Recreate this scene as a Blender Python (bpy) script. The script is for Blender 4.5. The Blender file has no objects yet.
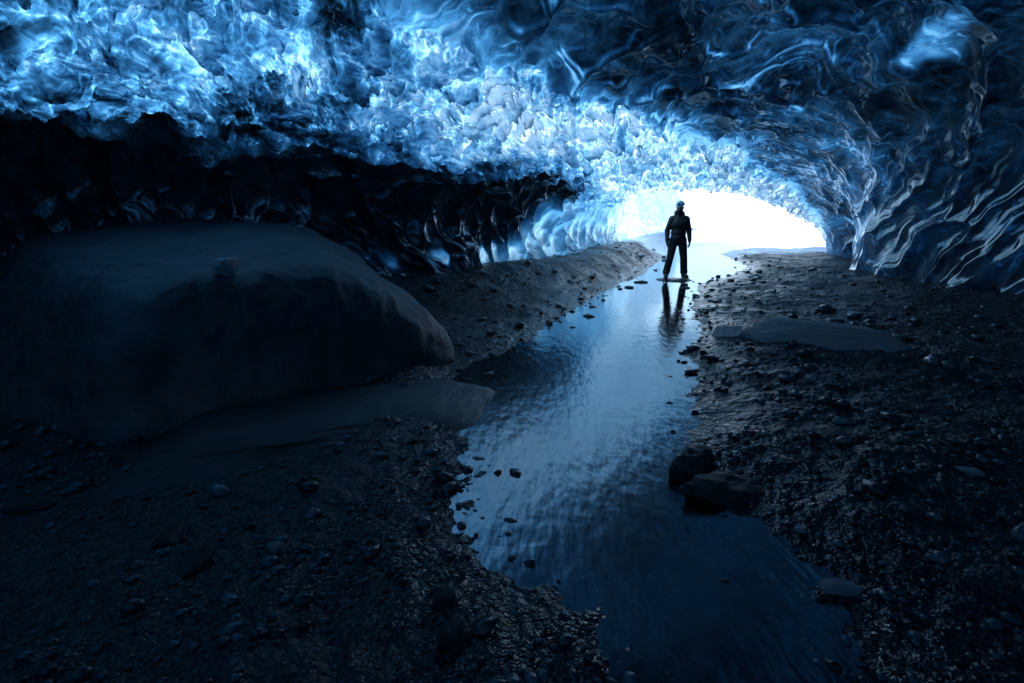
import bpy, bmesh, math, random
import numpy as np
from mathutils import Vector, Matrix, noise as mnoise

random.seed(7); np.random.seed(7)
S = bpy.context.scene
COL = S.collection
PI = math.pi

# ------------------------------------------------------------------ camera
CAM_H = 1.5; PITCH = math.radians(13.8); F = 512.0
cp, sp_ = math.cos(PITCH), math.sin(PITCH)
cam = bpy.data.cameras.new('camera'); cam_o = bpy.data.objects.new('camera', cam); COL.objects.link(cam_o)
cam.lens = 18.0; cam.sensor_width = 36.0; cam.clip_end = 3000; cam.clip_start = 0.05
cam_o.location = (0, 0, CAM_H); cam_o.rotation_euler = (PI/2 - PITCH, 0, 0)
S.camera = cam_o

def ground_at(px, py, z=0.0):
    """world point on the level z seen at this place of the survey photo"""
    u = (px-512)/F; v = (341.5-py)/F
    dz = v*cp - sp_; dy = cp + v*sp_
    t = (z-CAM_H)/dz
    return (u*t, dy*t)

# ------------------------------------------------------------------ numpy noise
def _h(ix, iy, iz, seed):
    h = (ix.astype(np.int64)*374761393 + iy.astype(np.int64)*668265263 + iz.astype(np.int64)*2147483647 + seed*1274126177) & 0xFFFFFFFF
    h = ((h ^ (h >> 13))*1274126177) & 0xFFFFFFFF
    h = ((h ^ (h >> 16))*2246822519) & 0xFFFFFFFF
    h = h ^ (h >> 15)
    return (h & 0xFFFFFF).astype(np.float64)/float(0x1000000)

def gnoise(x, y, z, seed=0):
    x0 = np.floor(x); y0 = np.floor(y); z0 = np.floor(z)
    fx, fy, fz = x-x0, y-y0, z-z0
    q = lambda t: t*t*t*(t*(t*6-15)+10)
    wx, wy, wz = q(fx), q(fy), q(fz)
    r = 0
    for i in (0, 1):
        for j in (0, 1):
            for k in (0, 1):
                a = _h(x0+i, y0+j, z0+k, seed)*2*PI
                b = _h(x0+i, y0+j, z0+k, seed+101)*2-1
                s = np.sqrt(1-b*b)
                d = np.cos(a)*s*(fx-i) + np.sin(a)*s*(fy-j) + b*(fz-k)
                r = r + d*(wx if i else 1-wx)*(wy if j else 1-wy)*(wz if k else 1-wz)
    return r*1.5

def fbm(x, y, z, seed=0, octv=4, gain=.5):
    r = 0; a = 1; 
    for o in range(octv):
        r = r + a*gnoise(x, y, z, seed+o*17); x = x*2.03; y = y*2.03; z = z*2.03; a *= gain
    return r

def worley(a, b, seed=0, jit=.9):
    a0 = np.floor(a); b0 = np.floor(b); z = np.zeros_like(a0)
    f1 = np.full(a.shape, 9.0); f2 = np.full(a.shape, 9.0); cid = np.zeros(a.shape); la = np.zeros(a.shape); lb = np.zeros(a.shape); sm = np.zeros(a.shape)
    for i in (-1, 0, 1):
        for j in (-1, 0, 1):
            ca = a0+i; cb = b0+j
            pa = ca+.5+jit*(_h(ca, cb, z, seed)-.5); pb = cb+.5+jit*(_h(ca, cb, z, seed+51)-.5)
            d = np.hypot(a-pa, b-pb)
            sm = sm+np.exp(-38*d*d)
            n1 = d < f1
            f2 = np.where(n1, f1, np.minimum(f2, d))
            cid = np.where(n1, _h(ca, cb, z, seed+77), cid)
            la = np.where(n1, a-pa, la); lb = np.where(n1, b-pb, lb)
            f1 = np.where(n1, d, f1)
    return f1, f2, cid, la, lb, np.minimum(-np.log(sm+1e-12)/38, .7)

def sstep(a, b, x):
    t = np.clip((x-a)/(b-a), 0, 1); return t*t*(3-2*t)

# ------------------------------------------------------------------ mesh helpers
def mesh_np(name, V, Q, mat, attrs=None, normals=None, smooth=True, parent=None):
    V = np.asarray(V, np.float32); Q = np.asarray(Q, np.int32)
    n = Q.shape[1]
    me = bpy.data.meshes.new(name)
    me.vertices.add(len(V)); me.vertices.foreach_set('co', V.ravel())
    me.loops.add(Q.size); me.loops.foreach_set('vertex_index', Q.ravel())
    me.polygons.add(len(Q)); me.polygons.foreach_set('loop_start', np.arange(0, Q.size, n, dtype=np.int32))
    if smooth: me.polygons.foreach_set('use_smooth', np.ones(len(Q), bool))
    me.update(calc_edges=True)
    for k, v in (attrs or {}).items():
        at = me.attributes.new(k, 'FLOAT', 'POINT'); at.data.foreach_set('value', np.asarray(v, np.float32))
    if normals is not None:
        me.normals_split_custom_set_from_vertices(np.asarray(normals, np.float32))
    me.materials.append(mat)
    o = bpy.data.objects.new(name, me); COL.objects.link(o)
    if parent: o.parent = parent
    return o

def tag(o, label=None, cat=None, group=None, kind=None):
    if label: o['label'] = label
    if cat: o['category'] = cat
    if group: o['group'] = group
    if kind: o['kind'] = kind
    return o

def grid_quads(ni, nj, close=False):
    i, j = np.meshgrid(np.arange(ni-1), np.arange(nj-1), indexing='ij')
    a = i*nj+j
    return np.stack([a, a+1, a+nj+1, a+nj], -1).reshape(-1, 4)

# ------------------------------------------------------------------ node helper
class NT:
    def __init__(self, name):
        self.m = bpy.data.materials.new(name); self.m.use_nodes = True
        self.t = self.m.node_tree; self.t.nodes.clear()
        self.out = self.t.nodes.new('ShaderNodeOutputMaterial')
    def n(self, typ, ins=None, **kw):
        nd = self.t.nodes.new('ShaderNode'+typ)
        for k, v in kw.items(): setattr(nd, k, v)
        for k, v in (ins or {}).items():
            s = nd.inputs[k]
            if isinstance(v, bpy.types.NodeSocket): self.t.links.new(v, s)
            else: s.default_value = v
        return nd
    def math(self, op, a, b=0.0, c=None, clamp=False):
        d = {0: a, 1: b}
        if c is not None: d[2] = c
        return self.n('Math', d, operation=op, use_clamp=clamp).outputs[0]
    def surf(self, s):
        self.t.links.new(s, self.out.inputs['Surface']); return self.m
    def ramp(self, fac, stops):
        r = self.n('ValToRGB', {'Fac': fac}); cr = r.color_ramp
        while len(cr.elements) < len(stops): cr.elements.new(.5)
        for e, (p, c) in zip(cr.elements, stops):
            e.position = p; e.color = (c, c, c, 1) if not isinstance(c, tuple) else c+(1,)
        return r.outputs[0]

def ice_material(name, rough, bumps, fres=1.45, debris=(.010, .013, .018), tint=(1.02, .345, .04), silt=.33, thr=22.0, vein_glint=(3.2, 1.6, .35), scatter=.06, vdet=3.0, vst=(1, .55, 1.25)):
    """clear glacier ice: daylight filtered by its thickness (Beer-Lambert), dark silt inside, a wet shiny face"""
    T = NT(name)
    pos = T.n('NewGeometry').outputs['Position']
    th = T.n('Attribute', attribute_name='thickness').outputs['Fac']
    vn = None
    for k, (sc, wgt) in enumerate(((vein_glint[0], .6), (vein_glint[0]*3.1, .4))):
        nz = T.n('TexNoise', {'Vector': T.n('Mapping', {'Vector': pos, 'Scale': vst}).outputs[0], 'Scale': sc, 'Detail': vdet, 'Roughness': .5, 'Distortion': 1.4}).outputs['Fac']
        q = T.math('MULTIPLY', T.math('ABSOLUTE', T.math('SUBTRACT', nz, .5)), 4.0*wgt*vein_glint[1])
        vn = q if vn is None else T.math('ADD', vn, q)
    th2 = T.math('MULTIPLY', th, T.math('ADD', vn, vein_glint[2]))  # veins thin the ice; their bright lines also imitate refracted glints
    t1 = T.math('MULTIPLY', T.math('SUBTRACT', 1.0, T.math('POWER', math.exp(-1/1.5), th2)), 2.6)     # blue ice
    grey = T.math('POWER', math.exp(-silt), th2)                                                       # silt in it
    ch = [T.math('MULTIPLY', T.math('POWER', math.exp(-k), t1), grey) for k in tint]
    col = T.n('CombineColor', {0: ch[0], 1: ch[1], 2: ch[2]}).outputs[0]
    h = None
    for (kind, sc, st, stretch) in bumps:
        mp = T.n('Mapping', {'Vector': pos, 'Scale': stretch}).outputs[0]
        if kind == 'v':
            tx = T.n('TexVoronoi', {'Vector': T.n('VectorMath', {0: mp, 1: T.n('VectorMath', {0: T.n('TexNoise', {'Vector': mp, 'Scale': sc*.5, 'Detail': 2.0}).outputs['Color'], 3: .6/sc}, operation='SCALE').outputs[0]}, operation='ADD').outputs[0], 'Scale': sc}, feature='F1')
            v = T.math('MULTIPLY', tx.outputs['Distance'], st)
        else:
            v = T.math('MULTIPLY', T.n('TexNoise', {'Vector': mp, 'Scale': sc, 'Detail': 4.0, 'Roughness': .6, 'Distortion': .5}).outputs['Fac'], st)
        h = v if h is None else T.math('ADD', h, v)
    nrm = T.n('Bump', {'Height': h, 'Strength': 1.0, 'Distance': 1.0}).outputs[0]
    tr = T.n('BsdfTranslucent', {'Color': col, 'Normal': nrm}).outputs[0]
    df = T.n('BsdfDiffuse', {'Color': debris+(1,), 'Normal': nrm}).outputs[0]
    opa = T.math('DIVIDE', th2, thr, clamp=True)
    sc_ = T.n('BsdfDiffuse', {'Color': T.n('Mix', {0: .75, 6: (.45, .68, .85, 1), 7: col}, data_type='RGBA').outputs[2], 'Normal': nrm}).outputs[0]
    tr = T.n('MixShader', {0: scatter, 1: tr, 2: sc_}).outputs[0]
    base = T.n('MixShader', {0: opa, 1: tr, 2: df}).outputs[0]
    gl = T.n('BsdfGlossy', {'Color': (.80, .92, 1, 1), 'Roughness': rough, 'Normal': nrm}).outputs[0]
    fr = T.n('Fresnel', {'IOR': fres, 'Normal': nrm}).outputs[0]
    return T.surf(T.n('MixShader', {0: fr, 1: base, 2: gl}).outputs[0])

def rock_material(name, c1, c2, rough=.55, scale=3.0, bump=.02, fine=60.0, finebump=.004, island=False, spec=.5, streak=(1, 1, 1)):
    T = NT(name)
    pos = T.n('TexCoord').outputs['Object']
    mp = T.n('Mapping', {'Vector': pos, 'Scale': streak}).outputs[0]
    n1 = T.n('TexNoise', {'Vector': mp, 'Scale': scale, 'Detail': 6.0, 'Roughness': .6}).outputs['Fac']
    n2 = T.n('TexNoise', {'Vector': mp, 'Scale': fine, 'Detail': 4.0, 'Roughness': .7}).outputs['Fac']
    f = T.math('ADD', T.math('MULTIPLY', n1, .7), T.math('MULTIPLY', n2, .3))
    if island:
        f = T.math('ADD', T.math('MULTIPLY', f, .5), T.math('MULTIPLY', T.n('NewGeometry').outputs['Random Per Island'], .55))
    col = T.n('Mix', {0: T.ramp(f, [(.3, 0.0), (.72, 1.0)]), 6: c1+(1,), 7: c2+(1,)}, data_type='RGBA').outputs[2]
    h = T.math('ADD', T.math('MULTIPLY', n1, bump), T.math('MULTIPLY', n2, finebump))
    nrm = T.n('Bump', {'Height': h, 'Distance': 1.0, 'Strength': 1.0}).outputs[0]
    r = T.math('MULTIPLY_ADD', n2, .3, rough-.15)
    p = T.n('BsdfPrincipled', {'Base Color': col, 'Roughness': r, 'Normal': nrm, 'Specular IOR Level': spec}).outputs[0]
    return T.surf(p)

def plain_material(name, c, rough=.6, bump=0.0, bscale=60.0, spec=.5):
    T = NT(name)
    pos = T.n('TexCoord').outputs['Object']
    n1 = T.n('TexNoise', {'Vector': pos, 'Scale': bscale, 'Detail': 3.0}).outputs['Fac']
    col = T.n('Mix', {0: n1, 6: tuple(x*.8 for x in c)+(1,), 7: tuple(min(1, x*1.2) for x in c)+(1,)}, data_type='RGBA').outputs[2]
    nrm = T.n('Bump', {'Height': T.math('MULTIPLY', n1, bump), 'Distance': 1.0}).outputs[0]
    return T.surf(T.n('BsdfPrincipled', {'Base Color': col, 'Roughness': rough, 'Normal': nrm, 'Specular IOR Level': spec}).outputs[0])

# ------------------------------------------------------------------ light and sky
SUN_EL, SUN_AZ = math.radians(52), math.radians(-115)      # azimuth from +Y towards +X
w = bpy.data.worlds.new('World'); S.world = w; w.use_nodes = True
wt = w.node_tree
bg = wt.nodes['Background']; sky = wt.nodes.new('ShaderNodeTexSky'); sky.sky_type = 'NISHITA'; sky.sun_disc = False
sky.sun_elevation = SUN_EL; sky.sun_rotation = SUN_AZ; sky.dust_density = 0.2; sky.air_density = 1.3; sky.ozone_density = 3.0
wt.links.new(sky.outputs[0], bg.inputs[0]); bg.inputs[1].default_value = 0.12
sun = bpy.data.lights.new('sun', 'SUN'); sun.energy = 4.5; sun.angle = math.radians(.5); sun.color = (.94, .975, 1)
sun_o = bpy.data.objects.new('sun', sun); COL.objects.link(sun_o)
d = Vector((math.sin(SUN_AZ)*math.cos(SUN_EL), math.cos(SUN_AZ)*math.cos(SUN_EL), math.sin(SUN_EL)))
sun_o.rotation_euler = d.to_track_quat('Z', 'Y').to_euler()
S.view_settings.view_transform = 'Standard'; S.view_settings.look = 'None'
S.view_settings.exposure = 0.75; S.view_settings.gamma = 1
cy = S.cycles
cy.use_denoising = True; cy.max_bounces = 8; cy.diffuse_bounces = 4; cy.glossy_bounces = 4
cy.transmission_bounces = 6; cy.sample_clamp_indirect = 6.0; cy.caustics_reflective = True; cy.caustics_refractive = False

# ------------------------------------------------------------------ the ice tunnel (one swept shell, cut in three things)
YS = [-7, -3, 0, 4, 6.5, 8.5, 12.5, 16, 18.5, 19.4, 20.2, 21.2, 24, 29, 36]
SL = [
 [(-1,-.5),(-1.2,.8),(-1,1.8),(-.6,2.2),(0,2.6),(.6,2.8),(1.2,2.8),(2,2.6),(2.6,2.2),(3,1.4),(3,-.5)],
 [(-6.4,-.5),(-6.7,.8),(-6.3,2.2),(-4.8,3.4),(-2.7,4.3),(-.2,4.9),(2.4,5),(5,4.7),(7.3,3.7),(8.7,2),(9,-.5)],
 [(-7,-.5),(-7.3,.9),(-6.9,2.0),(-5.3,2.9),(-3,3.9),(-.3,4.7),(2.5,5.0),(5,4.7),(7.4,3.7),(8.9,2.0),(9.1,-.5)],
 [(-7,-.5),(-7.3,.8),(-6.8,1.9),(-5,2.7),(-2.8,3.6),(-.3,4.4),(2.5,4.8),(5,4.6),(7.3,3.6),(8.7,1.9),(8.9,-.5)],
 [(-5.2,-.5),(-5.6,.9),(-5.2,1.8),(-3.9,2.4),(-2.3,3.1),(-.3,3.9),(2.2,4.4),(4.7,4.2),(7,3.3),(8.5,1.8),(8.75,-.5)],
 [(-1.6,-.4),(-2.0,.8),(-1.9,1.5),(-1.2,2.1),(-.2,2.75),(1.2,3.4),(3,3.9),(5,3.8),(7,3.1),(8.4,1.7),(8.7,-.5)],
 [(1.2,-.3),(.8,.8),(.9,1.5),(1.5,2.1),(2.4,2.6),(3.5,3.0),(5,3.3),(6.3,3.1),(7.5,2.5),(8.3,1.5),(8.5,-.4)],
 [(2.9,-.3),(2.4,.8),(2.5,1.5),(3,2.1),(3.8,2.5),(4.9,2.75),(6.4,2.85),(8,2.6),(9.6,2.0),(10.7,1.2),(11.2,-.4)],
 [(4,-.3),(3.5,.8),(3.6,1.5),(4.0,2.1),(4.7,2.5),(5.8,2.65),(7.1,2.55),(8.6,2.25),(10.0,1.7),(11.0,1.0),(11.7,-.4)],
 [(4.3,-.3),(3.8,.8),(3.9,1.6),(4.2,2.3),(4.8,2.75),(5.8,2.9),(7.2,2.75),(8.8,2.4),(10.2,1.85),(11.3,1.1),(12,-.4)],
 [(4.6,-.3),(4.1,.8),(4.2,1.7),(4.3,2.6),(4.7,3.3),(5.7,3.8),(7.4,3.7),(9.2,3.3),(10.8,2.6),(12,1.5),(12.6,-.4)],
 [(5,-.3),(4.5,.8),(4.5,1.8),(4.5,3.0),(4.6,4.2),(5.5,5.2),(7.6,5.4),(9.8,5),(11.8,4),(13.2,2.2),(13.8,-.4)],
 [(6.1,-.3),(5.6,.8),(5.5,1.8),(5.2,3.2),(4.6,4.6),(3.6,5.6),(7.6,5.4),(9.8,5),(11.8,4),(13.2,2.2),(14,-.4)],
 [(8,-.3),(7.6,.8),(7.4,1.8),(7,3.3),(6.2,4.8),(5,6),(7.6,5.4),(9.8,5),(11.8,4),(13.2,2.2),(14,-.4)],
 [(12,-.3),(11.7,.8),(11.5,1.8),(11,3.3),(10.2,4.8),(9,6),(9.6,5.4),(9.8,5),(11.8,4),(13.2,2.2),(14,-.4)],
]
CTRL = np.array(SL, float); CTRL[0] = (CTRL[0]-(1, .9))*.004+(1, .9)   # the back end closes
CTRL = CTRL                      # (ny, 11, 2)

def pchip_eval(xs, ys, xq):
    """monotone-ish cubic through control values, ys (n, ...)"""
    xs = np.asarray(xs, float); n = len(xs)
    h = np.diff(xs); sh = (-1,)+(1,)*(ys.ndim-1)
    dl = np.diff(ys, axis=0)/h.reshape(sh)
    m = np.zeros_like(ys)
    m[1:-1] = (dl[:-1]*h[1:].reshape(sh)+dl[1:]*h[:-1].reshape(sh))/(h[1:]+h[:-1]).reshape(sh)
    m[0], m[-1] = dl[0], dl[-1]
    k = np.clip(np.searchsorted(xs, xq, side='right')-1, 0, n-2)
    hh = h[k]; t = (xq-xs[k])/hh
    rs = (-1,)+(1,)*(ys.ndim-1); t = t.reshape(rs); hh = hh.reshape(rs)
    return ((1+2*t)*(1-t)**2)*ys[k]+(t*(1-t)**2)*hh*m[k]+(t*t*(3-2*t))*ys[k+1]+(t*t*(t-1))*hh*m[k+1]

# depth samples: fine where it is seen
yq = np.concatenate([np.linspace(-7, 2.5, 40, endpoint=False), np.linspace(2.5, 4.5, 80, endpoint=False), 4.5*np.exp(np.linspace(0, math.log(21.2/4.5), 760, endpoint=False)), np.linspace(21.2, 36, 90)])
NT_ = 1250
tq = np.linspace(0, 10, NT_)
A = pchip_eval(YS, CTRL, yq)                    # (NY, 11, 2)
B = pchip_eval(np.arange(11), np.transpose(A, (1, 0, 2)), tq)   # (NT, NY, 2)
B = np.transpose(B, (1, 0, 2))                  # (NY, NT, 2)
NY = len(yq)
P = np.stack([B[..., 0], np.broadcast_to(yq[:, None], (NY, NT_)), B[..., 1]], -1)
def grid_normals(P):
    du = np.gradient(P, axis=0); dv = np.gradient(P, axis=1)
    N = np.cross(du, dv); L = np.linalg.norm(N, axis=-1, keepdims=True)
    return N/np.maximum(L, 1e-9)
N = grid_normals(P)
cen = np.stack([np.mean(P[..., 0], 1), yq, np.full(NY, 1.0)], -1)[:, None, :]
if np.mean(np.sum(N*(cen-P), -1)) < 0: N = -N     # into the tunnel
# surface coordinates: a around, b along
da = np.linalg.norm(np.diff(P, axis=1), axis=-1)
a_ = np.concatenate([np.zeros((NY, 1)), np.cumsum(da, 1)], 1)
a_ = a_-a_[:, NT_//2:NT_//2+1]
t_ = np.broadcast_to(tq, (NY, NT_)); y_ = P[..., 1]
X, Y, Z = P[..., 0], P[..., 1], P[..., 2]

# zones of the ice in the tunnel's own coordinates (t around, y along)
tL = np.interp(yq, [-7, 4, 6.5, 8.5, 10.5, 12.5, 14, 36], [2.8, 2.95, 3.05, 3.3, 3.3, 2.95, 2.7, 2.5])[:, None]
tR = np.interp(yq, [-7, 2, 4, 6.5, 8.5, 10.5, 12.5, 16, 18.5, 20.5, 21.2, 36], [4.0, 4.1, 4.3, 4.62, 5.0, 5.3, 5.6, 6.7, 8.6, 9.8, 10, 10])[:, None]
wob = .32*fbm(X*.55, Y*.55, Z*.55, 3, 4)
tw = t_+wob; twl = tw+.42*fbm(X*1.6, Y*1.6, Z*1.6, 5, 3)
left = 1-sstep(-.3, .3, twl-tL)
right = sstep(-.22, .22, tw-tR)
mid = np.clip(1-left-right, 0, 1)

# warped coordinates for the scallops
wa = .55*fbm(X*.7, Y*.7, Z*.7, 11, 3); wb = .55*fbm(X*.7, Y*.7, Z*.7, 23, 3)
wa2 = .16*fbm(X*2.6, Y*2.6, Z*2.6, 31, 2); wb2 = .16*fbm(X*2.6, Y*2.6, Z*2.6, 37, 2)
SC = {}
def scal(sa, sb, seed, warp=1.0, warp2=1.0, skew=.25):
    a = a_+warp*wa+warp2*wa2; b = Y+warp*wb+warp2*wb2
    f1, f2, c, la, lb, cs = worley(a/sa+skew*b/sb, b/sb, seed)
    ca_, sb_ = np.cos(c*40.0), np.sin(c*40.0)
    SC[seed] = (la, lb, la*ca_+lb*sb_, cs)
    return f1, f2, c
lod = np.clip(Y/9.0, .55, 1.15)
# right: broad, smooth scallops with sharp lips
f1, f2, c1 = scal(.95, .62, 1, .9, .22, .45)
cupR = np.minimum(f1, 1.0)**2
g1, g2, c2 = scal(.42, .3, 2, .9, .5, .45)
cupR2 = np.minimum(g1, 1.0)**2
k1, k2, c3 = scal(.18, .15, 4, 1, 1, .4)
cupR3 = np.minimum(k1, 1.0)**2
far = sstep(8.0, 13.0, Y); low = sstep(7.6, 9.0, t_)
smallR = np.clip(.72+.28*np.maximum(far, .5*low), 0, 1)
ed1 = sstep(0, .34, f2-f1); ed2 = sstep(0, .34, g2-g1); ed3 = sstep(0, .35, k2-k1)
dispR = (.40*(SC[1][3]-.2)-.12*SC[1][1]*ed1+.09*SC[1][2]*ed1)*(1-.4*far)+(.19*(SC[2][3]-.2)-.05*SC[2][1]*ed2)*smallR+(.035*(cupR3-.3)-.03*SC[4][1]*ed3)*np.maximum(far, .35*low)
# the upright part of the wall: long level hollows
wallw = sstep(6.7, 7.9, t_)
w1, w2, c4 = scal(.62, 1.35, 10, .6, .12, -.2); w3, w4, c5 = scal(.30, .62, 12, .6, .2, -.2)
dispW = (.34*(SC[10][3]-.25)+.10*SC[10][0]*sstep(0, .34, w2-w1)+.07*SC[10][2]*sstep(0, .34, w2-w1))*(1-.4*far)+(.07*(SC[12][3]-.2)+.02*SC[12][0]*sstep(0, .34, w4-w3))
dispR = dispR*(1-wallw)+dispW*wallw
# middle: broken, contorted ice
e1, e2, d1 = scal(.75, 1.0, 5, 1.3, 1.0, .3)
m1, m2, d2 = scal(.33, .42, 6, 1.3, 1.6, -.3)
q1, q2, d3 = scal(.14, .18, 7, 1.3, 2.0, .2)
tilt = (d2-.5)
rid = 1-np.abs(fbm(X*1.3, Y*1.3, Z*1.3, 41, 4))*2.2
r1 = 1-2.6*np.abs(fbm(X*2.1+wa, Y*1.5+wb, Z*2.1, 141, 2)); r2 = 1-2.6*np.abs(fbm(X*5+2*wa, Y*3.4+2*wb, Z*5, 143, 2))
em1 = sstep(0, .15, e2-e1); em2 = sstep(0, .2, m2-m1); em3 = sstep(0, .25, q2-q1)
dispM = .10*r1+.03*r2+.20*SC[5][2]*em1+.24*(np.minimum(e1, 1)**2-.3)+.16*SC[6][2]*em2+.14*np.minimum(m1, 1)**2+.09*SC[7][2]*em3+.05*np.minimum(q1, 1)**2+.06*rid
# left foot: flutes running up the wall
l1, l2, h1 = scal(.8, .5, 8, .5, .25, .5)
l3, l4, h2 = scal(.36, .24, 9, .5, .4, .5)
dispL = .42*(np.minimum(l1, 1)**2-.3)+.12*(np.minimum(l3, 1)**2-.3)
big = .28*fbm(X*.28, Y*.28, Z*.28, 61, 3)
amp = np.clip(Y/6.0, .6, 1.0)*(1-.35*sstep(13, 19, Y))
disp = (right*dispR+mid*dispM+left*dispL)*amp+big*(1-.6*sstep(10, 18, Y))
disp = disp+np.where((np.abs(tw-tR) < .5), .10*np.exp(-((tw-tR)/.18)**2)*fbm(X*2, Y*2, Z*2, 71, 2), 0)
PD = P+N*disp[..., None]
ND = grid_normals(PD)
if np.mean(np.sum(ND*N, -1)) < 0: ND = -ND

# how much ice the daylight crosses (metres); silt-laden ice counts as thick, some parts shaped for their light
n1 = fbm(X*.55, Y*.55, Z*.55, 81, 4); n2 = fbm(X*1.7, Y*1.7, Z*1.7, 83, 4)
nearer = (1-sstep(5.0, 9.3, Y))*(.62+.55*(1-sstep(-4.5, -.5, X)))
thM = .24+1.3*nearer+(.75+.5*nearer)*np.abs(n2)+1.5*nearer*np.maximum(n1, 0)+1.0*(np.minimum(m1, 1)**2-.25)*(.4+.6*nearer)+1.0*(d2 > .86)*nearer+(2.2*SC[5][2]*em1+1.5*SC[6][2]*em2)*(.35+.65*nearer)
thM = thM+4.5*(1-sstep(-.1, .8, tw-tL+.45*n2+.3*n1))*(1-sstep(12, 15, Y))
fissure = sstep(.25, .5, fbm(X*.8+3, Y*.8, Z*.8, 91, 3))*(1-sstep(-2.5, .5, X))*(1-sstep(8, 10, Y))
thM = thM+4.5*fissure
rim_glint = lambda v, c, w: np.exp(-((v-c)/w)**2)*sstep(0, .05, v)
pan = fbm(X*.5+7, Y*.7, Z*.6, 97, 3)
thR = 11.2+5.0*n1+1.5*n2+2.0*SC[2][2]*ed2-8.0*sstep(.36, .7, pan)-2.0*(c1-.5)
thR = thR-3.5*low*sstep(-.1, .35, n1)*(1-far)-4.0*far
thR = thR-8.5*rim_glint(f2-f1, .12, .06)*sstep(.0, .4, SC[1][1])*np.clip(.6+1.2*n2, 0, 1.3)*(1-.6*far)*(1-wallw)-5.5*rim_glint(g2-g1, .14, .09)*sstep(.0, .4, SC[2][1])*smallR*np.clip(.7+n2, 0, 1.3)-3.5*wallw*rim_glint(w2-w1, .11, .07)*sstep(0, .4, SC[10][0])*np.clip(.5+1.4*n2, 0, 1.3)+3*np.maximum(0, fbm(a_*1.6, Y*.35, Z*0, 95, 3))  # bright scallop rims put in as thinner ice, standing in for highlights
thR = np.where(tw-tR < .5, thR-6.0*(1-sstep(0, .5, tw-tR)), thR)
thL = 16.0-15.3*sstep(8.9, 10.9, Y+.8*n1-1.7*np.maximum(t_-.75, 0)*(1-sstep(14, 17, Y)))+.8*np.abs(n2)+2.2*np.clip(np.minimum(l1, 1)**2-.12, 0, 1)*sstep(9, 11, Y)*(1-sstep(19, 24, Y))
thL = thL-15.5*(1-sstep(.12, .34, l1))*(1-sstep(.9, 1.6, t_))*sstep(7.9, 8.8, Y)  # glints on the flutes put in as thin hollows at the foot
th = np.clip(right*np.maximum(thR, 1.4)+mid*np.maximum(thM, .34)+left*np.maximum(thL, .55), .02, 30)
lip = sstep(16.5, 19.0, Y)
th = th*(1-.75*lip)
th = th+5.0*np.clip(6.4-Y, 0, 3)*sstep(3.6, 4.8, t_)  # unseen near roof thickened to darken the stream and foreground
pool_light_spot = np.exp(-(((X-4.1)/.50)**2+((Y-5.7)/.40)**2)*1.2)*np.clip(.75+.9*n2, 0, 1)  # added unseen thin patch in the roof, brightens the pool's reflection
th = th*(1-.82*pool_light_spot)
th = np.where(Y < .5, np.minimum(th, 3.2), th)  # unseen ice behind the camera thinned, added as fill light
th = np.where(Y < 4.8, th+np.minimum(2.2*(4.8-Y), 4.5), th)  # near ice thickened to keep the foreground dark

QA = grid_quads(NY, NT_)
qi, qj = QA[:, 0]//NT_, QA[:, 0] % NT_
keep = (yq[qi] < 21.2) | (tq[qj] < 5.0)
zone_r = (tw-tR).reshape(-1)[QA[:, 0]] > 0
zone_l = ((tw-tL).reshape(-1)[QA[:, 0]] < 0) | (yq[qi] >= 21.2)
_e1 = PD[1:, :-1]-PD[:-1, :-1]; _e2 = PD[:-1, 1:]-PD[:-1, :-1]
if np.mean(np.sum(np.cross(_e2, _e1)*ND[:-1, :-1], -1)) < 0: QA = QA[:, ::-1]   # a, a+1, a+nt+1: faces look into the tunnel
QS = QA.min(1)
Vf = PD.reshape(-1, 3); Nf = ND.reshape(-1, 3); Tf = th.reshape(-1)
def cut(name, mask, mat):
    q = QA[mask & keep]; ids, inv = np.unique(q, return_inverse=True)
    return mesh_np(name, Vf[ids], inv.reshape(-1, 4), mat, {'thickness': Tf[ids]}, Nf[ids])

ice_c = ice_material('ceiling_ice', .07, [('v', 4.5, .030, (1, .7, 1)), ('n', 5, .012, (1, .7, 1.2)), ('v', 11, .012, (1, .7, 1))], 1.75, vein_glint=(1.3, 2.9, .14), vst=(.9, .7, 1.4))
ice_r = ice_material('dark_ice', .09, [('n', 2.0, .003, (1, 1, 1))], 2.0, vein_glint=(1.3, .6, .75), scatter=.04)
ice_l = ice_material('foot_ice', .12, [('n', 5, .004, (1, 1, .5))], 2.2, vein_glint=(2.5, .4, .9))
tag(cut('ice_ceiling', ~zone_r & ~zone_l, ice_c), 'bright blue rippled ice ceiling glowing with daylight, sweeping from upper left down to the cave mouth', 'ice ceiling')
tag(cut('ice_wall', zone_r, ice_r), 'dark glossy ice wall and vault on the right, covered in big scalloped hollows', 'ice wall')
tag(cut('ice_wall', zone_l & ~zone_r, ice_l), 'low fluted ice wall on the left, black behind the boulder and pale towards the cave mouth', 'ice wall')

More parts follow.
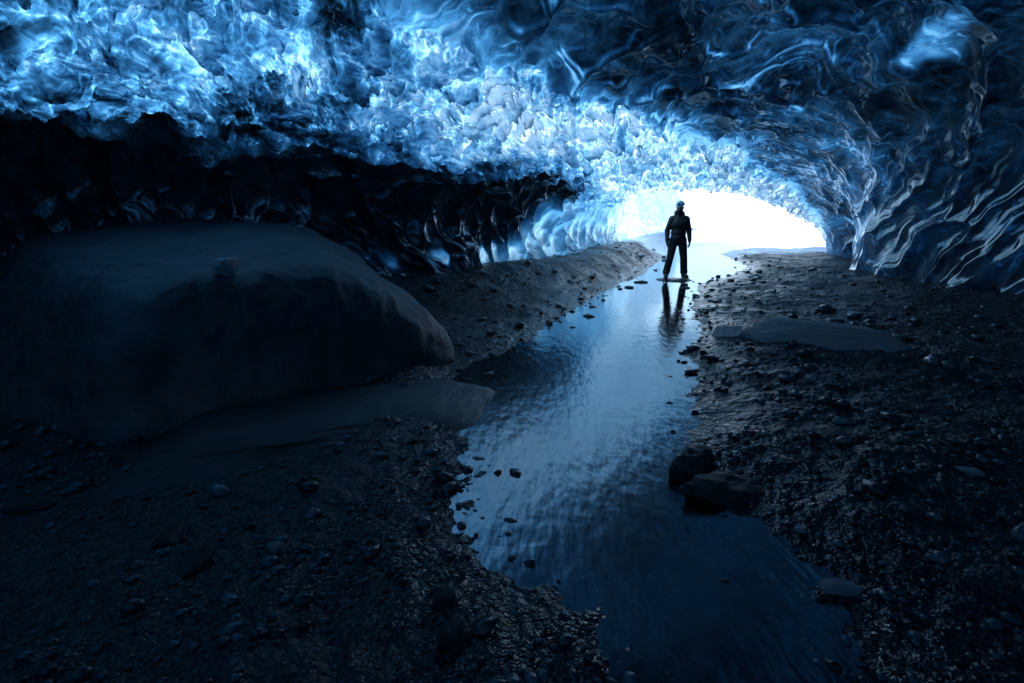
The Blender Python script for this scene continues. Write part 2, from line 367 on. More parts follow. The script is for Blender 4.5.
# ------------------------------------------------------------------ stream outline and ground
STREAM_PX = [(735,241),(676,244),(664,256),(640,275),(600,292),(560,318),(530,340),(492,354),(455,368),(452,385),(472,422),(462,440),(466,472),(468,505),(476,545),(492,578),(530,600),(556,625),(590,660),(610,800),(900,800),(870,690),(838,610),(800,545),(765,512),(745,492),(712,478),(700,455),(690,430),(700,400),(690,360),(700,330),(692,300),(700,284),(735,274),(748,266),(722,254),(756,243)]
POLYS = [np.array([ground_at(*p) for p in q]) for q in (STREAM_PX,)]
def sdist(x, y):
    return sdist1(x, y, POLYS[0])
def sdist1(x, y, POLY):
    """signed distance to the stream's outline, negative in the water"""
    d = np.full(x.shape, 1e9); ins = np.zeros(x.shape, bool)
    n = len(POLY)
    for i in range(n):
        ax, ay = POLY[i]; bx, by = POLY[(i+1) % n]
        ex, ey = bx-ax, by-ay
        t = np.clip(((x-ax)*ex+(y-ay)*ey)/(ex*ex+ey*ey+1e-12), 0, 1)
        d = np.minimum(d, np.hypot(x-ax-t*ex, y-ay-t*ey))
        c = ((ay > y) != (by > y)) & (x < ex*(y-ay)/(by-ay+1e-12)+ax)
        ins ^= c
    return np.where(ins, -d, d)

def base_left(y): return np.interp(y, [3, 6.5, 8.5, 12.5, 16, 18.5, 24, 36], [-7, -5.2, -1.6, 1.2, 2.9, 4, 6.1, 12])
def height(x, y, fine=True):
    z0 = np.zeros_like(x)
    wx = x+.12*gnoise(x*1.5, y*1.5, z0, 201)+.05*gnoise(x*5, y*5, z0, 203); wy = y+.12*gnoise(x*1.5, y*1.5, z0+5, 202)+.05*gnoise(x*5, y*5, z0, 204)
    s = sdist(wx, wy)
    h = np.where(s < 0, np.maximum(np.where(s > -.35, s*.06, -.021+(s+.35)*.4), -.25), .09*(1-np.exp(-np.maximum(s, 0)/.35))+.012*np.minimum(np.maximum(s, 0), 6))
    dl = x-base_left(y)                        # metres right of the left ice foot
    bank = .42*(1-sstep(0.0, 2.3, dl))*sstep(4.8, 7.0, y)*sstep(-.1, 1.0, s)
    h = h+bank
    h = h+sstep(0, .5, s)*(.07*fbm(x*.7, y*.7, z0, 211, 3)+.03*fbm(x*2.6, y*2.6, z0, 213, 3))
    h = h-.10*(1-sstep(.6, 1.6, np.hypot((x+2.6)/1.3, y-3.2)))
    h = h+.10*sstep(7.0, 9.0, x)*(1-sstep(12, 15, y))
    if fine:
        n = fbm(x*7, y*7, z0, 221, 3); h = h+.012*n*np.clip(1.2-np.hypot(x, y)/14, 0, 1)
    # keep dry ground above the water, except in the stream
    h = np.where(s > .12, np.maximum(h, .015), h)
    out = sstep(30, 120, np.hypot(x, y))
    return h*(1-out)+out*(6+10*sstep(60, 300, np.hypot(x, y)))*sstep(-.2, .6, np.where(np.hypot(x, y) > 1, y/np.hypot(x, y), 0)), s

ang = np.concatenate([np.linspace(-180, -56, 60, endpoint=False), np.linspace(-56, 56, 900, endpoint=False), np.linspace(56, 180, 61)])
rad = np.concatenate([[.02, .3, .7], np.exp(np.linspace(math.log(1.0), math.log(26), 760)), np.exp(np.linspace(math.log(27), math.log(900), 60))])
RR, AA = np.meshgrid(rad, np.radians(ang), indexing='ij')
gx, gy = RR*np.sin(AA), RR*np.cos(AA)
gz, gs = height(gx, gy)
gravel_T = NT('wet_gravel')
T = gravel_T
pos = T.n('NewGeometry').outputs['Position']
v1 = T.n('TexVoronoi', {'Vector': pos, 'Scale': 26.0, 'Randomness': 1.0}); v2 = T.n('TexVoronoi', {'Vector': pos, 'Scale': 70.0})
nlow = T.n('TexNoise', {'Vector': pos, 'Scale': .9, 'Detail': 5.0}).outputs['Fac']
nf = T.n('TexNoise', {'Vector': pos, 'Scale': 90.0, 'Detail': 3.0}).outputs['Fac']
cg = T.n('Mix', {0: v1.outputs['Color'], 6: (.005, .009, .013, 1), 7: (.024, .038, .050, 1)}, data_type='RGBA').outputs[2]
cg2 = T.n('Mix', {0: T.math('MULTIPLY', nf, .6), 6: cg, 7: (.02, .021, .024, 1)}, data_type='RGBA').outputs[2]
sxyz = T.n('SeparateXYZ', {0: pos})
snow_f = T.math('MULTIPLY', T.n('MapRange', {0: T.math('ADD', sxyz.outputs[1], T.math('MULTIPLY_ADD', nlow, 7.0, -3.5)), 1: 19.0, 2: 21.0}).outputs[0], 1.0)
colr = T.n('Mix', {0: snow_f, 6: cg2, 7: (.70, .82, .94, 1)}, data_type='RGBA').outputs[2]
v3 = T.n('TexVoronoi', {'Vector': pos, 'Scale': 10.0})
hh = T.math('ADD', T.math('ADD', T.math('MULTIPLY_ADD', v3.outputs['Distance'], -.03, T.math('MULTIPLY', v1.outputs['Distance'], -.018)), T.math('MULTIPLY', v2.outputs['Distance'], -.007)), T.math('MULTIPLY', nf, .003))
bn = T.n('Bump', {'Height': hh, 'Distance': 1.0}).outputs[0]
rg = T.n('MapRange', {0: nlow, 1: .35, 2: .65, 3: .28, 4: .6}).outputs[0]
wet = T.n('Attribute', attribute_name='wet').outputs['Fac']
rg = T.n('Mix', {0: wet, 2: rg, 3: .13}, data_type='FLOAT').outputs[0]
rg = T.math('MAXIMUM', rg, T.math('MULTIPLY', snow_f, .8))
gmat = T.surf(T.n('BsdfPrincipled', {'Base Color': colr, 'Roughness': rg, 'Normal': bn}).outputs[0])
tag(mesh_np('ground', np.stack([gx, gy, gz], -1).reshape(-1, 3), grid_quads(len(rad), len(ang)), gmat, {'wet': (1-sstep(.0, .9, gs+.25*gnoise(gx*1.3, gy*1.3, gx*0, 601))).ravel()}), kind='structure')

# water
wx_ = np.linspace(-3, 12, 220); wy_ = np.concatenate([np.linspace(-.6, 14, 260), np.linspace(14.2, 32, 80)])
WX, WY = np.meshgrid(wx_, wy_, indexing='ij')
ws = sdist(WX, WY)
wq = grid_quads(len(wx_), len(wy_)); wq = wq[ws.reshape(-1)[wq].min(1) < .28]
ids, inv = np.unique(wq, return_inverse=True)
WV = np.stack([WX, WY, np.zeros_like(WX)], -1).reshape(-1, 3)[ids]
T = NT('stream_water')
pos = T.n('NewGeometry').outputs['Position']
sx = T.n('SeparateXYZ', {0: pos})
rip = T.n('TexNoise', {'Vector': T.n('Mapping', {'Vector': pos, 'Scale': (1.0, 2.4, 1), 'Rotation': (0, 0, .35)}).outputs[0], 'Scale': 3.2, 'Detail': 3.0, 'Roughness': .55, 'Distortion': .6}).outputs['Fac']
rip2 = T.n('TexNoise', {'Vector': T.n('Mapping', {'Vector': pos, 'Scale': (2.6, .8, 1), 'Rotation': (0, 0, .35)}).outputs[0], 'Scale': 5.0, 'Detail': 2.0}).outputs['Fac']
fast = T.n('MapRange', {0: sx.outputs[1], 1: 3.0, 2: 9.5, 3: 1.0, 4: 0.0}).outputs[0]
hgt = T.math('ADD', T.math('MULTIPLY', rip, T.math('MULTIPLY_ADD', fast, -.0016, .003)), T.math('MULTIPLY', T.math('MULTIPLY', rip2, fast), .009))
nw = T.n('Bump', {'Height': hgt, 'Distance': 1.0}).outputs[0]
rw = T.math('MULTIPLY_ADD', fast, .17, .04)
wgl = T.n('BsdfGlossy', {'Color': (.72, .90, 1, 1), 'Roughness': rw, 'Normal': nw}).outputs[0]
wdf = T.n('BsdfTransparent', {'Color': (.15, .20, .23, 1)}).outputs[0]
wfr = T.n('Fresnel', {'IOR': 3.3, 'Normal': nw}).outputs[0]
wmat = T.surf(T.n('MixShader', {0: wfr, 1: wdf, 2: wgl}).outputs[0])
tag(mesh_np('water', WV, inv.reshape(-1, 4)[:, ::-1], wmat), kind='structure')

def hz(x, y):
    h, s = height(np.array([float(x)]), np.array([float(y)])); return float(h[0])

# ------------------------------------------------------------------ rocks
ICO = {}
def ico(sub):
    if sub not in ICO:
        bm = bmesh.new(); bmesh.ops.create_icosphere(bm, subdivisions=sub, radius=1)
        bm.verts.ensure_lookup_table()
        ICO[sub] = (np.array([v.co[:] for v in bm.verts]), np.array([[v.index for v in f.verts] for f in bm.faces])); bm.free()
    return ICO[sub]

def hull_rock(name, planes, p, mat, loc, sub=5, bump=.02, seed=0, scale=(1, 1, 1), freq=2.0, rz=0):
    """a rounded boulder: soft intersection of half-spaces (normal, distance)"""
    V, Fq = ico(sub); V = V.copy()
    acc = 0
    for nrm, dist in planes:
        nv = np.array(nrm, float); nv /= np.linalg.norm(nv)
        acc = acc+np.maximum(V@nv, 0)**p/dist**p
    r = acc**(-1.0/p)
    W = V*r[:, None]*np.array(scale)
    nn = fbm(W[:, 0]*freq, W[:, 1]*freq, W[:, 2]*freq, seed, 5, .5)
    W = W+V*(bump*nn)[:, None]
    o = mesh_np(name, W, Fq, mat)
    o.location = loc; o.rotation_euler = (0, 0, rz)
    return o

def rand_planes(rng, n, lo=.7, hi=1.1):
    pl = []
    for i in range(n):
        v = rng.normal(size=3); v /= np.linalg.norm(v)
        pl.append((v, rng.uniform(lo, hi)))
    for v in ((1, 0, 0), (-1, 0, 0), (0, 1, 0), (0, -1, 0), (0, 0, 1), (0, 0, -1)): pl.append((v, 1.05))
    return pl

def pebble(name, x, y, size, mat, label, seed, flat=.6, z=None, long=1.0, rz=0., group=None, cat='stone', sink=.25, sub=3, p=7, bump=.06, top=None):
    rng = np.random.default_rng(seed)
    o = hull_rock(name, rand_planes(rng, 10)+([((0, .10, 1), top)] if top else []), p, mat, (0, 0, 0), sub, bump, seed, (1, 1, 1), 1.8)
    o.scale = (size*long, size, size*flat); o.rotation_euler = (rng.uniform(-.15, .15), rng.uniform(-.15, .15), rz)
    zz = hz(x, y) if z is None else z
    o.location = (x, y, max(zz, -.05)+size*flat*(1-2*sink)*.7)
    return tag(o, label, cat, group)

m_boulder = rock_material('boulder_stone', (.032, .044, .052), (.085, .108, .122), .5, 1.8, .07, 30.0, .014, spec=.5)
m_dark = rock_material('dark_stone', (.014, .018, .021), (.045, .055, .062), .38, 3.0, .03, 40.0, .006)
m_grey = rock_material('silt_stone', (.38, .38, .41), (.52, .52, .54), .75, 4.0, .05, 45.0, .01)
m_pale = rock_material('pale_stone', (.50, .53, .55), (.80, .82, .84), .55, 5.0, .04, 50.0, .006)
m_peb = rock_material('pebbles', (.010, .014, .018), (.10, .128, .148), .27, 6.0, .0, 60.0, .002, island=True)
T = NT('chunk_ice')
pos = T.n('TexCoord').outputs['Object']
cn = T.n('Bump', {'Height': T.n('TexNoise', {'Vector': pos, 'Scale': 3.0, 'Detail': 5.0}).outputs['Fac'], 'Distance': .5}).outputs[0]
m_chunk = T.surf(T.n('MixShader', {0: .25, 1: T.n('BsdfTranslucent', {'Color': (.93, .97, 1, 1), 'Normal': cn}).outputs[0], 2: T.n('BsdfGlossy', {'Color': (.95, .98, 1, 1), 'Roughness': .15, 'Normal': cn}).outputs[0]}).outputs[0])

# the great boulder
bc = np.array([-2.9, 5.0, .45])
def pl(nrm, pt):
    nv = np.array(nrm, float); nv /= np.linalg.norm(nv)
    return (nv, float(nv@(np.array(pt)-bc)))
BP = [pl((.66, -.72, .24), (-2.57, 3.12, 0)), pl((-.38, -.90, .22), (-2.57, 3.12, 0)), pl((.02, -.104, 1), (-2.5, 3.6, 1.03)),
      pl((1.369, .394, 2.165), (-1.4, 4.0, 1.08)), pl((.93, -.36, .10), (-.80, 4.85, .1)), pl((.25, .95, .15), (-2.2, 7.0, .5)),
      pl((-.9, .3, .3), (-5.6, 5.6, .9)), pl((0, 0, -1), (0, 0, -.5)), pl((-.45, -.60, .66), (-3.25, 3.75, .98)), pl((.8, .6, .1), (-.95, 5.8, 0)), pl((.5, -.62, .6), (-1.75, 3.95, .88))]
bld = tag(hull_rock('boulder', [(nv, dd*1.03) for nv, dd in BP], 13, m_boulder, tuple(bc), 7, .085, 5, freq=1.5), 'huge smooth dark grey boulder with a flat top, left of the stream', 'boulder')

# flat shelf at its foot
SP = [((.8, -.5, .35), .95), ((-.3, -1, .3), .8), ((-1, .2, .2), 1.1), ((.2, 1, .2), .8), ((0, 0, 1), .85), ((0, 0, -1), 1), ((.9, .5, .1), 1.0), ((.1, -.4, .9), .85)]
o = hull_rock('rock_shelf', SP, 18, m_dark, (0, 0, 0), 6, .05, 9, freq=1.6)
o.scale = (1.05, .55, .08); o.rotation_euler = (0, .02, .62); o.location = (-1.25, 3.62, .06)
tag(o, 'flat wet dark rock shelf between the boulder and the stream edge', 'rock')

# long grey slab on the right gravel
cx_, cy_ = ground_at(822, 349)
LP = [((1, .0, .25), 1.0), ((-1, .1, .25), 1.0), ((.15, -1, .45), .95), ((-.1, 1, .4), .9), ((0, 0, 1), .8), ((0, 0, -1), 1), ((-.6, -.6, .5), .95), ((.7, .5, .6), 1.0), ((.5, -.8, .6), .9)]
o = hull_rock('slab_rock', LP, 9, m_grey, (0, 0, 0), 6, .07, 13, freq=3.0)
o.scale = (.72, .18, .16); o.rotation_euler = (0, .02, -.60); o.location = (cx_, cy_, hz(cx_, cy_)+.10)
tag(o, 'long low grey slab rock lying alone on the dark gravel right of the stream', 'rock')
x, y = ground_at(729, 340)
pebble('ice_chunk', x-.04, y, .15, m_chunk, 'small clear ice chunk stranded beside the long grey slab', 31, .8, cat='ice', sub=4, p=22, bump=.05, sink=.0, top=.42)
from mathutils.bvhtree import BVHTree
bt = BVHTree.FromPolygons([v.co+bld.location for v in bld.data.vertices], [p.vertices[:] for p in bld.data.polygons])
hit = bt.ray_cast(Vector((0, 0, CAM_H)), Vector(((227-512)/F, cp+(341.5-273)/F*sp_, (341.5-273)/F*cp-sp_)))[0]
pebble('stone', hit.x, hit.y, .095, m_pale, 'pale fist sized stone resting on top of the big boulder', 41, .85, z=hit.z, sub=4, sink=.05, p=5, bump=.16)

STONES = [  # px, py, size, material, label, flat, long
 (640, 281, .10, m_dark, 'small black stone in the shallows just left of the standing person', .5, 1.7),
 (655, 300, .04, m_dark, 'tiny dark stone poking from bright water below the standing person', .5, 1.3),
 (592, 283, .07, m_dark, 'dark stone on the left bank edge of the bright water', .6, 1.2),
 (695, 468, .13, m_dark, 'jagged dark rock splitting the stream at its right edge', .8, 1.0),
 (722, 487, .16, m_dark, 'squat black rock at the right water edge, just in front of the jagged one', .45, 1.5),
 (455, 645, .055, m_dark, 'rounded wet stone in the gravel at the bottom centre left', .7, 1.2),
 (447, 606, .05, m_dark, 'pointed wet stone on the gravel spit in the left foreground', .8, 1.0),
 (843, 585, .05, m_grey, 'flat oval pale pebble near the right foreground pool', .4, 1.7),
 (800, 530, .028, m_pale, 'small whitish pebble beside the right end of the pool', .7, 1.1),
 (168, 543, .06, m_dark, 'angular dark stone in the left foreground gravel', .6, 1.3),
 (278, 556, .035, m_grey, 'small rounded grey pebble in the left foreground gravel', .7, 1.1),
 (30, 505, .06, m_dark, 'flat dark stone at the left edge below the boulder', .35, 1.6),
 (188, 577, .06, m_dark, 'thin slanting slate in the left foreground', .3, 1.8),
 (838, 432, .035, m_pale, 'lone pale pebble on the dark gravel below the long slab', .6, 1.3),
 (966, 483, .04, m_pale, 'pale flat pebble far right on the gravel', .4, 1.6),
 (912, 355, .05, m_grey, 'small grey stone past the right tip of the long slab', .5, 1.4),
]
for i, (px, py, sz, mt, lab, fl, lg) in enumerate(STONES):
    x, y = ground_at(px, py, .03)
    pebble('stone', x, y, sz, mt, lab, 300+i, fl, long=lg, rz=i*.9, sink=.30, sub=4, p=18, bump=.22 if 'rock' in lab else .1)

# loose gravel (uncountable)
rng = np.random.default_rng(3)
NPB = 19000
r_ = np.exp(rng.uniform(math.log(1.1), math.log(21), NPB)); th_ = np.radians(rng.uniform(-50, 50, NPB))
pxw, pyw = r_*np.sin(th_), r_*np.cos(th_)
size = np.clip(rng.lognormal(math.log(.0055), .72, NPB), .0028, .036)*np.clip(r_, 1, 14)**.62*.85
hgt_, sd_ = height(pxw, pyw)
ok = (sd_ > -.40) & ~((sd_ < .0) & (rng.random(NPB) < .35)) & (rng.random(NPB) < .55+.9*fbm(pxw*.9, pyw*.9, pxw*0, 501, 3)) & (pxw > base_left(pyw)-.2) & (pxw < 8.9)
inb = np.ones(NPB, bool)
for nv, dist in BP: inb &= (np.stack([pxw, pyw, np.full(NPB, .2)], -1)-bc)@nv < dist-.05
ok &= ~inb
pxw, pyw, size, hgt_, r_ = pxw[ok], pyw[ok], size[ok], hgt_[ok], r_[ok]
base, fcs = ico(1)
variants = []
for k in range(24):
    v = base.copy(); acc = 0
    for nrm, dist in rand_planes(rng, 9, .6, 1.1): acc = acc+np.maximum(v@np.array(nrm), 0)**8/dist**8
    variants.append(v*(acc**(-1/8.))[:, None])
variants = np.array(variants)
n = len(pxw)
vv = variants[rng.integers(0, 24, n)]
sc = np.stack([size*rng.uniform(.9, 1.6, n), size*rng.uniform(.8, 1.1, n), size*rng.uniform(.35, .75, n)], -1)
vv = vv*sc[:, None, :]
za = rng.uniform(0, 2*PI, n); tx = rng.normal(0, .25, n)
c, s_ = np.cos(tx)[:, None], np.sin(tx)[:, None]
vv = np.stack([vv[..., 0], vv[..., 1]*c-vv[..., 2]*s_, vv[..., 1]*s_+vv[..., 2]*c], -1)
c, s_ = np.cos(za)[:, None], np.sin(za)[:, None]
vv = np.stack([vv[..., 0]*c-vv[..., 1]*s_, vv[..., 0]*s_+vv[..., 1]*c, vv[..., 2]], -1)
vv = vv+np.stack([pxw, pyw, hgt_+size*.22], -1)[:, None, :]
ff = fcs[None]+(np.arange(n)*len(base))[:, None, None]
tag(mesh_np('gravel', vv.reshape(-1, 3), ff.reshape(-1, 3), m_peb), kind='stuff')

# ------------------------------------------------------------------ outside: snow slope
sxg, syg = np.meshgrid(np.linspace(-30, 90, 90), np.linspace(34, 130, 60), indexing='ij')
szg = -.6+.34*(syg-36)+2.5*fbm(sxg*.06, syg*.06, sxg*0, 401, 4)
T = NT('snow')
pos = T.n('NewGeometry').outputs['Position']
b = T.n('Bump', {'Height': T.n('TexNoise', {'Vector': pos, 'Scale': .8, 'Detail': 6.0}).outputs['Fac'], 'Distance': .4}).outputs[0]
m_snow = T.surf(T.n('BsdfPrincipled', {'Base Color': (.74, .85, .95, 1), 'Roughness': .7, 'Normal': b}).outputs[0])
tag(mesh_np('snow_hill', np.stack([sxg, syg, szg], -1).reshape(-1, 3), grid_quads(90, 60)[:, ::-1], m_snow), kind='structure')

# ------------------------------------------------------------------ person
def blob_mesh(name, parts, mat, voxel, parent, smooth_it=6):
    """swept capsules and balls melted into one skin"""
    bm = bmesh.new()
    for kind, *a in parts:
        if kind == 'c':                          # tapered limb between two joints
            p0, p1, r0, r1 = Vector(a[0]), Vector(a[1]), a[2], a[3]
            ax = (p1-p0); L = ax.length; q = ax.to_track_quat('Z', 'Y')
            m = Matrix.Translation((p0+p1)/2) @ q.to_matrix().to_4x4()
            bmesh.ops.create_cone(bm, cap_ends=True, segments=20, radius1=r0, radius2=r1, depth=L, matrix=m)
            for p, r in ((p0, r0), (p1, r1)):
                bmesh.ops.create_uvsphere(bm, u_segments=20, v_segments=12, radius=r, matrix=Matrix.Translation(p))
        else:                                    # ellipsoid: centre, radii, rotation
            rot = Matrix.Rotation(a[2] if len(a) > 2 else 0, 4, 'Z')
            m = Matrix.Translation(a[0]) @ rot @ Matrix.Diagonal((*a[1], 1))
            bmesh.ops.create_uvsphere(bm, u_segments=28, v_segments=18, radius=1, matrix=m)
    me = bpy.data.meshes.new(name); bm.to_mesh(me); bm.free()
    me.materials.append(mat)
    o = bpy.data.objects.new(name, me); COL.objects.link(o); o.parent = parent
    rm = o.modifiers.new('melt', 'REMESH'); rm.mode = 'VOXEL'; rm.voxel_size = voxel; rm.use_smooth_shade = True
    sm = o.modifiers.new('smooth', 'SMOOTH'); sm.iterations = smooth_it; sm.factor = .5
    return o

m_skin = plain_material('skin', (.45, .29, .22), .5)
m_jacket = plain_material('black_jacket', (.016, .017, .021), .55, .004, 22)
m_trouser = plain_material('black_trousers', (.013, .014, .017), .6, .004, 18)
m_boot = plain_material('boot_rubber', (.02, .02, .022), .5, .002, 40)
m_glove = plain_material('glove', (.015, .015, .018), .6, .002, 60)
m_beard = plain_material('beard_hair', (.02, .014, .01), .7, .004, 120)
m_helm = plain_material('helmet_shell', (.20, .42, .55), .3)
m_strap = plain_material('strap', (.02, .02, .02), .6)
m_steel = plain_material('crampon_steel', (.35, .36, .38), .35)

px_, py_ = ground_at(675, 279, .03)
# small gravel hump under the boots
person = bpy.data.objects.new('person', None); COL.objects.link(person)
pz = .06
person.location = (px_, py_, pz); person.rotation_euler = (0, 0, math.radians(-4)); person.scale = (.96,)*3
tag(person, 'person in black jacket, black trousers and pale blue helmet standing legs apart at the water', 'person')
# faces -Y (the camera); +X is the photo's right
hipL, hipR = (-.10, 0, .93), (.10, 0, .93)
knL, knR = (-.165, -.03, .50), (.165, -.02, .50)
anL, anR = (-.225, .02, .10), (.205, .02, .10)
shL, shR = (-.172, .01, 1.425), (.172, .01, 1.425)
elL, elR = (-.262, .045, 1.155), (.258, .05, 1.16)
wrL, wrR = (-.268, -.04, .915), (.272, -.03, .92)
hd = (-.01, -.02, 1.685)
ha = math.radians(-28)                             # head turned to the photo's left
def hp(x, y, z):                                   # head-space point (face towards -y)
    c, s = math.cos(ha), math.sin(ha); return (hd[0]+x*c-y*s, hd[1]+x*s+y*c, hd[2]+z)
def hand(side, w):
    x, y, z = w; g = []
    g.append(('e', (x+.002*side, y-.012, z-.055), (.020, .042, .052)))
    for k, (dy, ln) in enumerate(((-.038, .066), (-.014, .078), (.010, .074), (.032, .058))):
        b = (x, y-.012+dy*.9, z-.095); m = (x-.010*side, y-.016+dy, z-.095-ln*.55); t = (x-.030*side, y-.022+dy, z-.095-ln*.95)
        g += [('c', b, m, .0105, .0095), ('c', m, t, .0095, .008)]
    g += [('c', (x-.005*side, y-.045, z-.035), (x-.014*side, y-.072, z-.070), .013, .011), ('c', (x-.014*side, y-.072, z-.070), (x-.022*side, y-.078, z-.098), .011, .009)]
    return g
body = [('e', hp(0, .008, .015), (.076, .096, .118), ha), ('e', hp(0, -.03, -.06), (.055, .062, .06), ha),
        ('c', hp(0, -.092, .01), hp(0, -.110, -.022), .011, .016), ('e', hp(.03, -.078, .018), (.016, .012, .010), ha), ('e', hp(-.03, -.078, .018), (.016, .012, .010), ha),
        ('e', hp(0, -.086, -.055), (.026, .012, .010), ha), ('e', hp(0, -.075, -.092), (.028, .024, .02), ha),
        ('e', hp(.078, .01, -.005), (.012, .022, .034), ha), ('e', hp(-.078, .01, -.005), (.012, .022, .034), ha),
        ('c', (-.0, .01, 1.46), (-.005, 0, 1.62), .062, .054),
        ('e', (0, 0, 1.30), (.165, .105, .20)), ('e', (0, 0, 1.06), (.145, .10, .17)), ('e', (0, 0, .95), (.155, .105, .11)),
        ('c', shL, elL, .055, .042), ('c', elL, wrL, .040, .028), ('c', shR, elR, .055, .042), ('c', elR, wrR, .040, .028),
        ('c', (-.05, .01, 1.44), shL, .07, .055), ('c', (.05, .01, 1.44), shR, .07, .055),
        ('c', hipL, knL, .085, .056), ('c', knL, anL, .055, .038), ('c', hipR, knR, .085, .056), ('c', knR, anR, .055, .038),
        ('c', anL, (anL[0]-.02, -.13, .05), .04, .032), ('c', anR, (anR[0]+.02, -.13, .05), .04, .032)]
body += hand(-1, wrL)+hand(1, wrR)
blob_mesh('body', body, m_skin, .008, person, 2)
jk = [('e', (0, .0, 1.30), (.205, .145, .22)), ('e', (0, 0, 1.10), (.185, .135, .19)), ('e', (0, 0, .98), (.19, .138, .13)),
      ('c', (-.06, .01, 1.45), shL, .085, .078), ('c', (.06, .01, 1.45), shR, .085, .078),
      ('c', shL, elL, .078, .064), ('c', elL, wrL, .064, .048), ('c', shR, elR, .078, .064), ('c', elR, wrR, .064, .048),
      ('e', (elL[0], elL[1], elL[2]), (.07, .068, .05)), ('e', (elR[0], elR[1], elR[2]), (.07, .068, .05)),
      ('c', (0, .015, 1.47), (-.005, .0, 1.575), .098, .083)]
jacket = blob_mesh('jacket', jk, m_jacket, .010, person, 3)
hood = blob_mesh('hood', [('e', (-.0, .085, 1.565), (.125, .075, .085)), ('e', (.075, .02, 1.55), (.05, .075, .055)), ('e', (-.075, .02, 1.55), (.05, .075, .055))], m_jacket, .009, jacket, 3)
blob_mesh('chest_pocket', [('e', (.085, -.128, 1.36), (.052, .022, .04))], m_boot, .007, jacket, 2)
blob_mesh('hem', [('e', (0, 0, .925), (.192, .140, .035))], m_jacket, .009, jacket, 2)
tr = [('e', (0, .005, .90), (.168, .125, .12)), ('c', hipL, knL, .112, .088), ('c', knL, (anL[0], .015, .14), .088, .088),
      ('c', hipR, knR, .112, .088), ('c', knR, (anR[0], .015, .14), .088, .088), ('e', (knL[0], -.045, .48), (.08, .075, .08)), ('e', (knR[0], -.035, .48), (.08, .075, .08)),
      ('e', (anL[0], .01, .15), (.095, .10, .05)), ('e', (anR[0], .01, .15), (.095, .10, .05))]
blob_mesh('trousers', tr, m_trouser, .010, person, 3)
for sgn, an in ((-1, anL), (1, anR)):
    toe = (an[0]+sgn*.035, -.17, .045)
    b = blob_mesh('boot', [('c', (an[0], .03, .13), (an[0], .03, .06), .062, .058), ('c', (an[0], .04, .052), toe, .054, .048), ('e', (an[0]+sgn*.02, -.10, .06), (.056, .09, .05))], m_boot, .008, person, 2)
    bm = bmesh.new()
    for k in range(5):
        for ss in (-1, 1):
            cx = an[0]+sgn*.035*(k/4)+ss*.042; cyy = .07-.058*k
            bmesh.ops.create_cone(bm, cap_ends=True, segments=6, radius1=.001, radius2=.009, depth=.05, matrix=Matrix.Translation((cx, cyy, -.018)))
    bmesh.ops.create_cube(bm, size=1, matrix=Matrix.Translation((an[0]+sgn*.017, -.05, .008)) @ Matrix.Rotation(sgn*.15, 4, 'Z') @ Matrix.Diagonal((.095, .27, .008, 1)))
    me = bpy.data.meshes.new('crampon'); bm.to_mesh(me); bm.free(); me.materials.append(m_steel)
    cr = bpy.data.objects.new('crampon', me); COL.objects.link(cr); cr.parent = b
    glv = [(k, *[tuple(q) if isinstance(q, tuple) else q for q in a]) for k, *a in hand(sgn, wrL if sgn < 0 else wrR)]
    g2 = []
    for k, *a in glv:
        if k == 'c': g2.append(('c', a[0], a[1], a[2]+.004, a[3]+.004))
        else: g2.append(('e', a[0], tuple(v+.006 for v in a[1])))
    ww = wrL if sgn < 0 else wrR
    g2.append(('c', (ww[0], ww[1]+.002, ww[2]+.02), (ww[0], ww[1]-.006, ww[2]-.03), .044, .036))
    blob_mesh('glove', g2, m_glove, .006, person, 1)
blob_mesh('beard', [('e', hp(0, -.062, -.085), (.058, .052, .050), ha), ('e', hp(.055, -.02, -.05), (.022, .045, .05), ha), ('e', hp(-.055, -.02, -.05), (.022, .045, .05), ha)], m_beard, .006, person, 2)
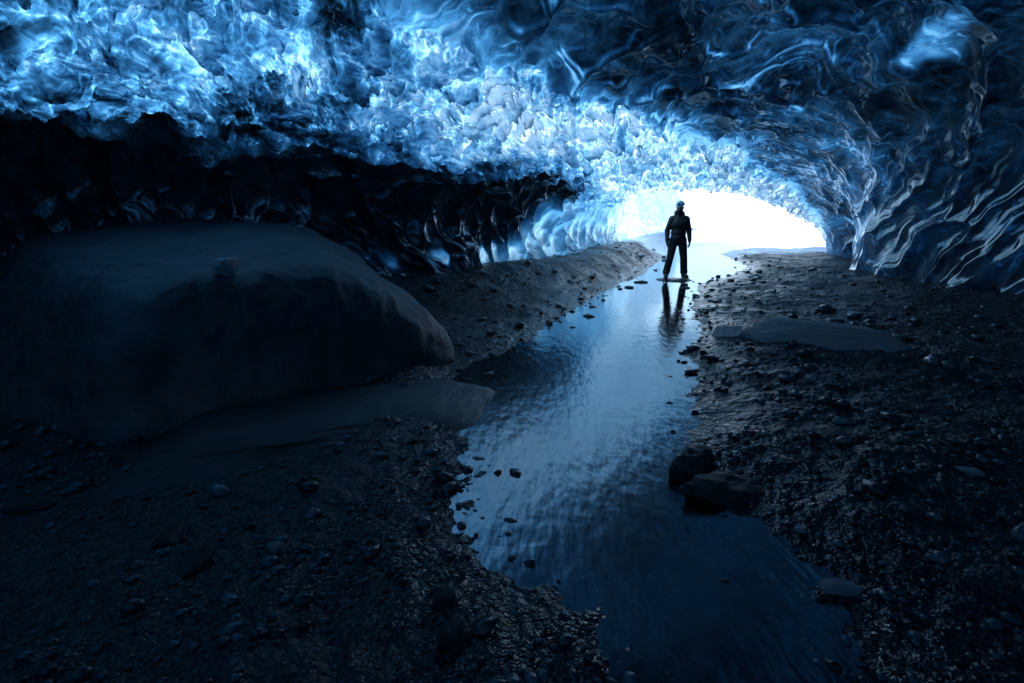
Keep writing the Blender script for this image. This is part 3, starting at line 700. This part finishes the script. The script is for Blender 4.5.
# helmet: dome, brim, headlamp, chin strap
bm = bmesh.new()
bmesh.ops.create_uvsphere(bm, u_segments=40, v_segments=24, radius=1)
for v in list(bm.verts):
    if v.co.z < -.12: bm.verts.remove(v)
for v in bm.verts:
    x, y, z = v.co
    rib = 1+.02*math.cos(8*math.atan2(y, x))*(1-max(z, 0)**2)
    v.co = Vector((x*.106*rib, y*.130*rib, z*.112))
me = bpy.data.meshes.new('helmet'); bm.to_mesh(me); bm.free(); me.materials.append(m_helm)
for p in me.polygons: p.use_smooth = True
helm = bpy.data.objects.new('helmet', me); COL.objects.link(helm); helm.parent = person
helm.location = hp(0, .006, .062); helm.rotation_euler = (.06, 0, ha)
so = helm.modifiers.new('shell', 'SOLIDIFY'); so.thickness = .012
def helm_part(name, build, mat):
    bm = bmesh.new(); build(bm); me = bpy.data.meshes.new(name); bm.to_mesh(me); bm.free(); me.materials.append(mat)
    for p in me.polygons: p.use_smooth = True
    o = bpy.data.objects.new(name, me); COL.objects.link(o); o.parent = helm; return o
def brim(bm):
    r = []
    for k in range(17):
        a = -PI/2+(k-8)*.13
        for rr, z in ((1.0, -.012), (1.16, -.024), (1.16, -.030), (1.0, -.020)):
            r.append(bm.verts.new((math.cos(a)*.108*rr, math.sin(a)*.132*rr, z)))
    for k in range(16):
        for q in range(4):
            bm.faces.new([r[4*k+q], r[4*k+(q+1) % 4], r[4*k+4+(q+1) % 4], r[4*k+4+q]])
helm_part('brim', brim, m_helm)
helm_part('headlamp', lambda bm: bmesh.ops.create_cone(bm, cap_ends=True, segments=18, radius1=.026, radius2=.022, depth=.035, matrix=Matrix.Translation((0, -.135, .032)) @ Matrix.Rotation(PI/2, 4, 'X')), m_strap)
def strap(bm):
    ring = []
    for k in range(25):
        a = PI+k*PI/24; c = (math.cos(a)*.086, -.02-.045*abs(math.sin(a)), math.sin(a)*.165)
        ring.append([bm.verts.new((c[0], c[1]-.008, c[2])), bm.verts.new((c[0], c[1]+.008, c[2])), bm.verts.new((c[0]*.96, c[1]+.008, c[2]*.98)), bm.verts.new((c[0]*.96, c[1]-.008, c[2]*.98))])
    for k in range(24):
        for q in range(4): bm.faces.new([ring[k][q], ring[k][(q+1) % 4], ring[k+1][(q+1) % 4], ring[k+1][q]])
helm_part('chin_strap', strap, m_strap)
# low gravel hump he stands on
HP = [((1, 0, .3), 1), ((-1, 0, .3), 1), ((0, -1, .4), .9), ((0, 1, .3), 1), ((0, 0, 1), .75), ((0, 0, -1), 1), ((.6, -.7, .4), .95), ((-.7, -.5, .4), .9)]
o = hull_rock('flat_stone', HP, 8, m_dark, (0, 0, 0), 4, .10, 17, freq=2.4)
o.scale = (.38, .22, .05); o.location = (px_, py_, pz-.052)
tag(o, 'flat dark stone under the boots of the standing person', 'stone')
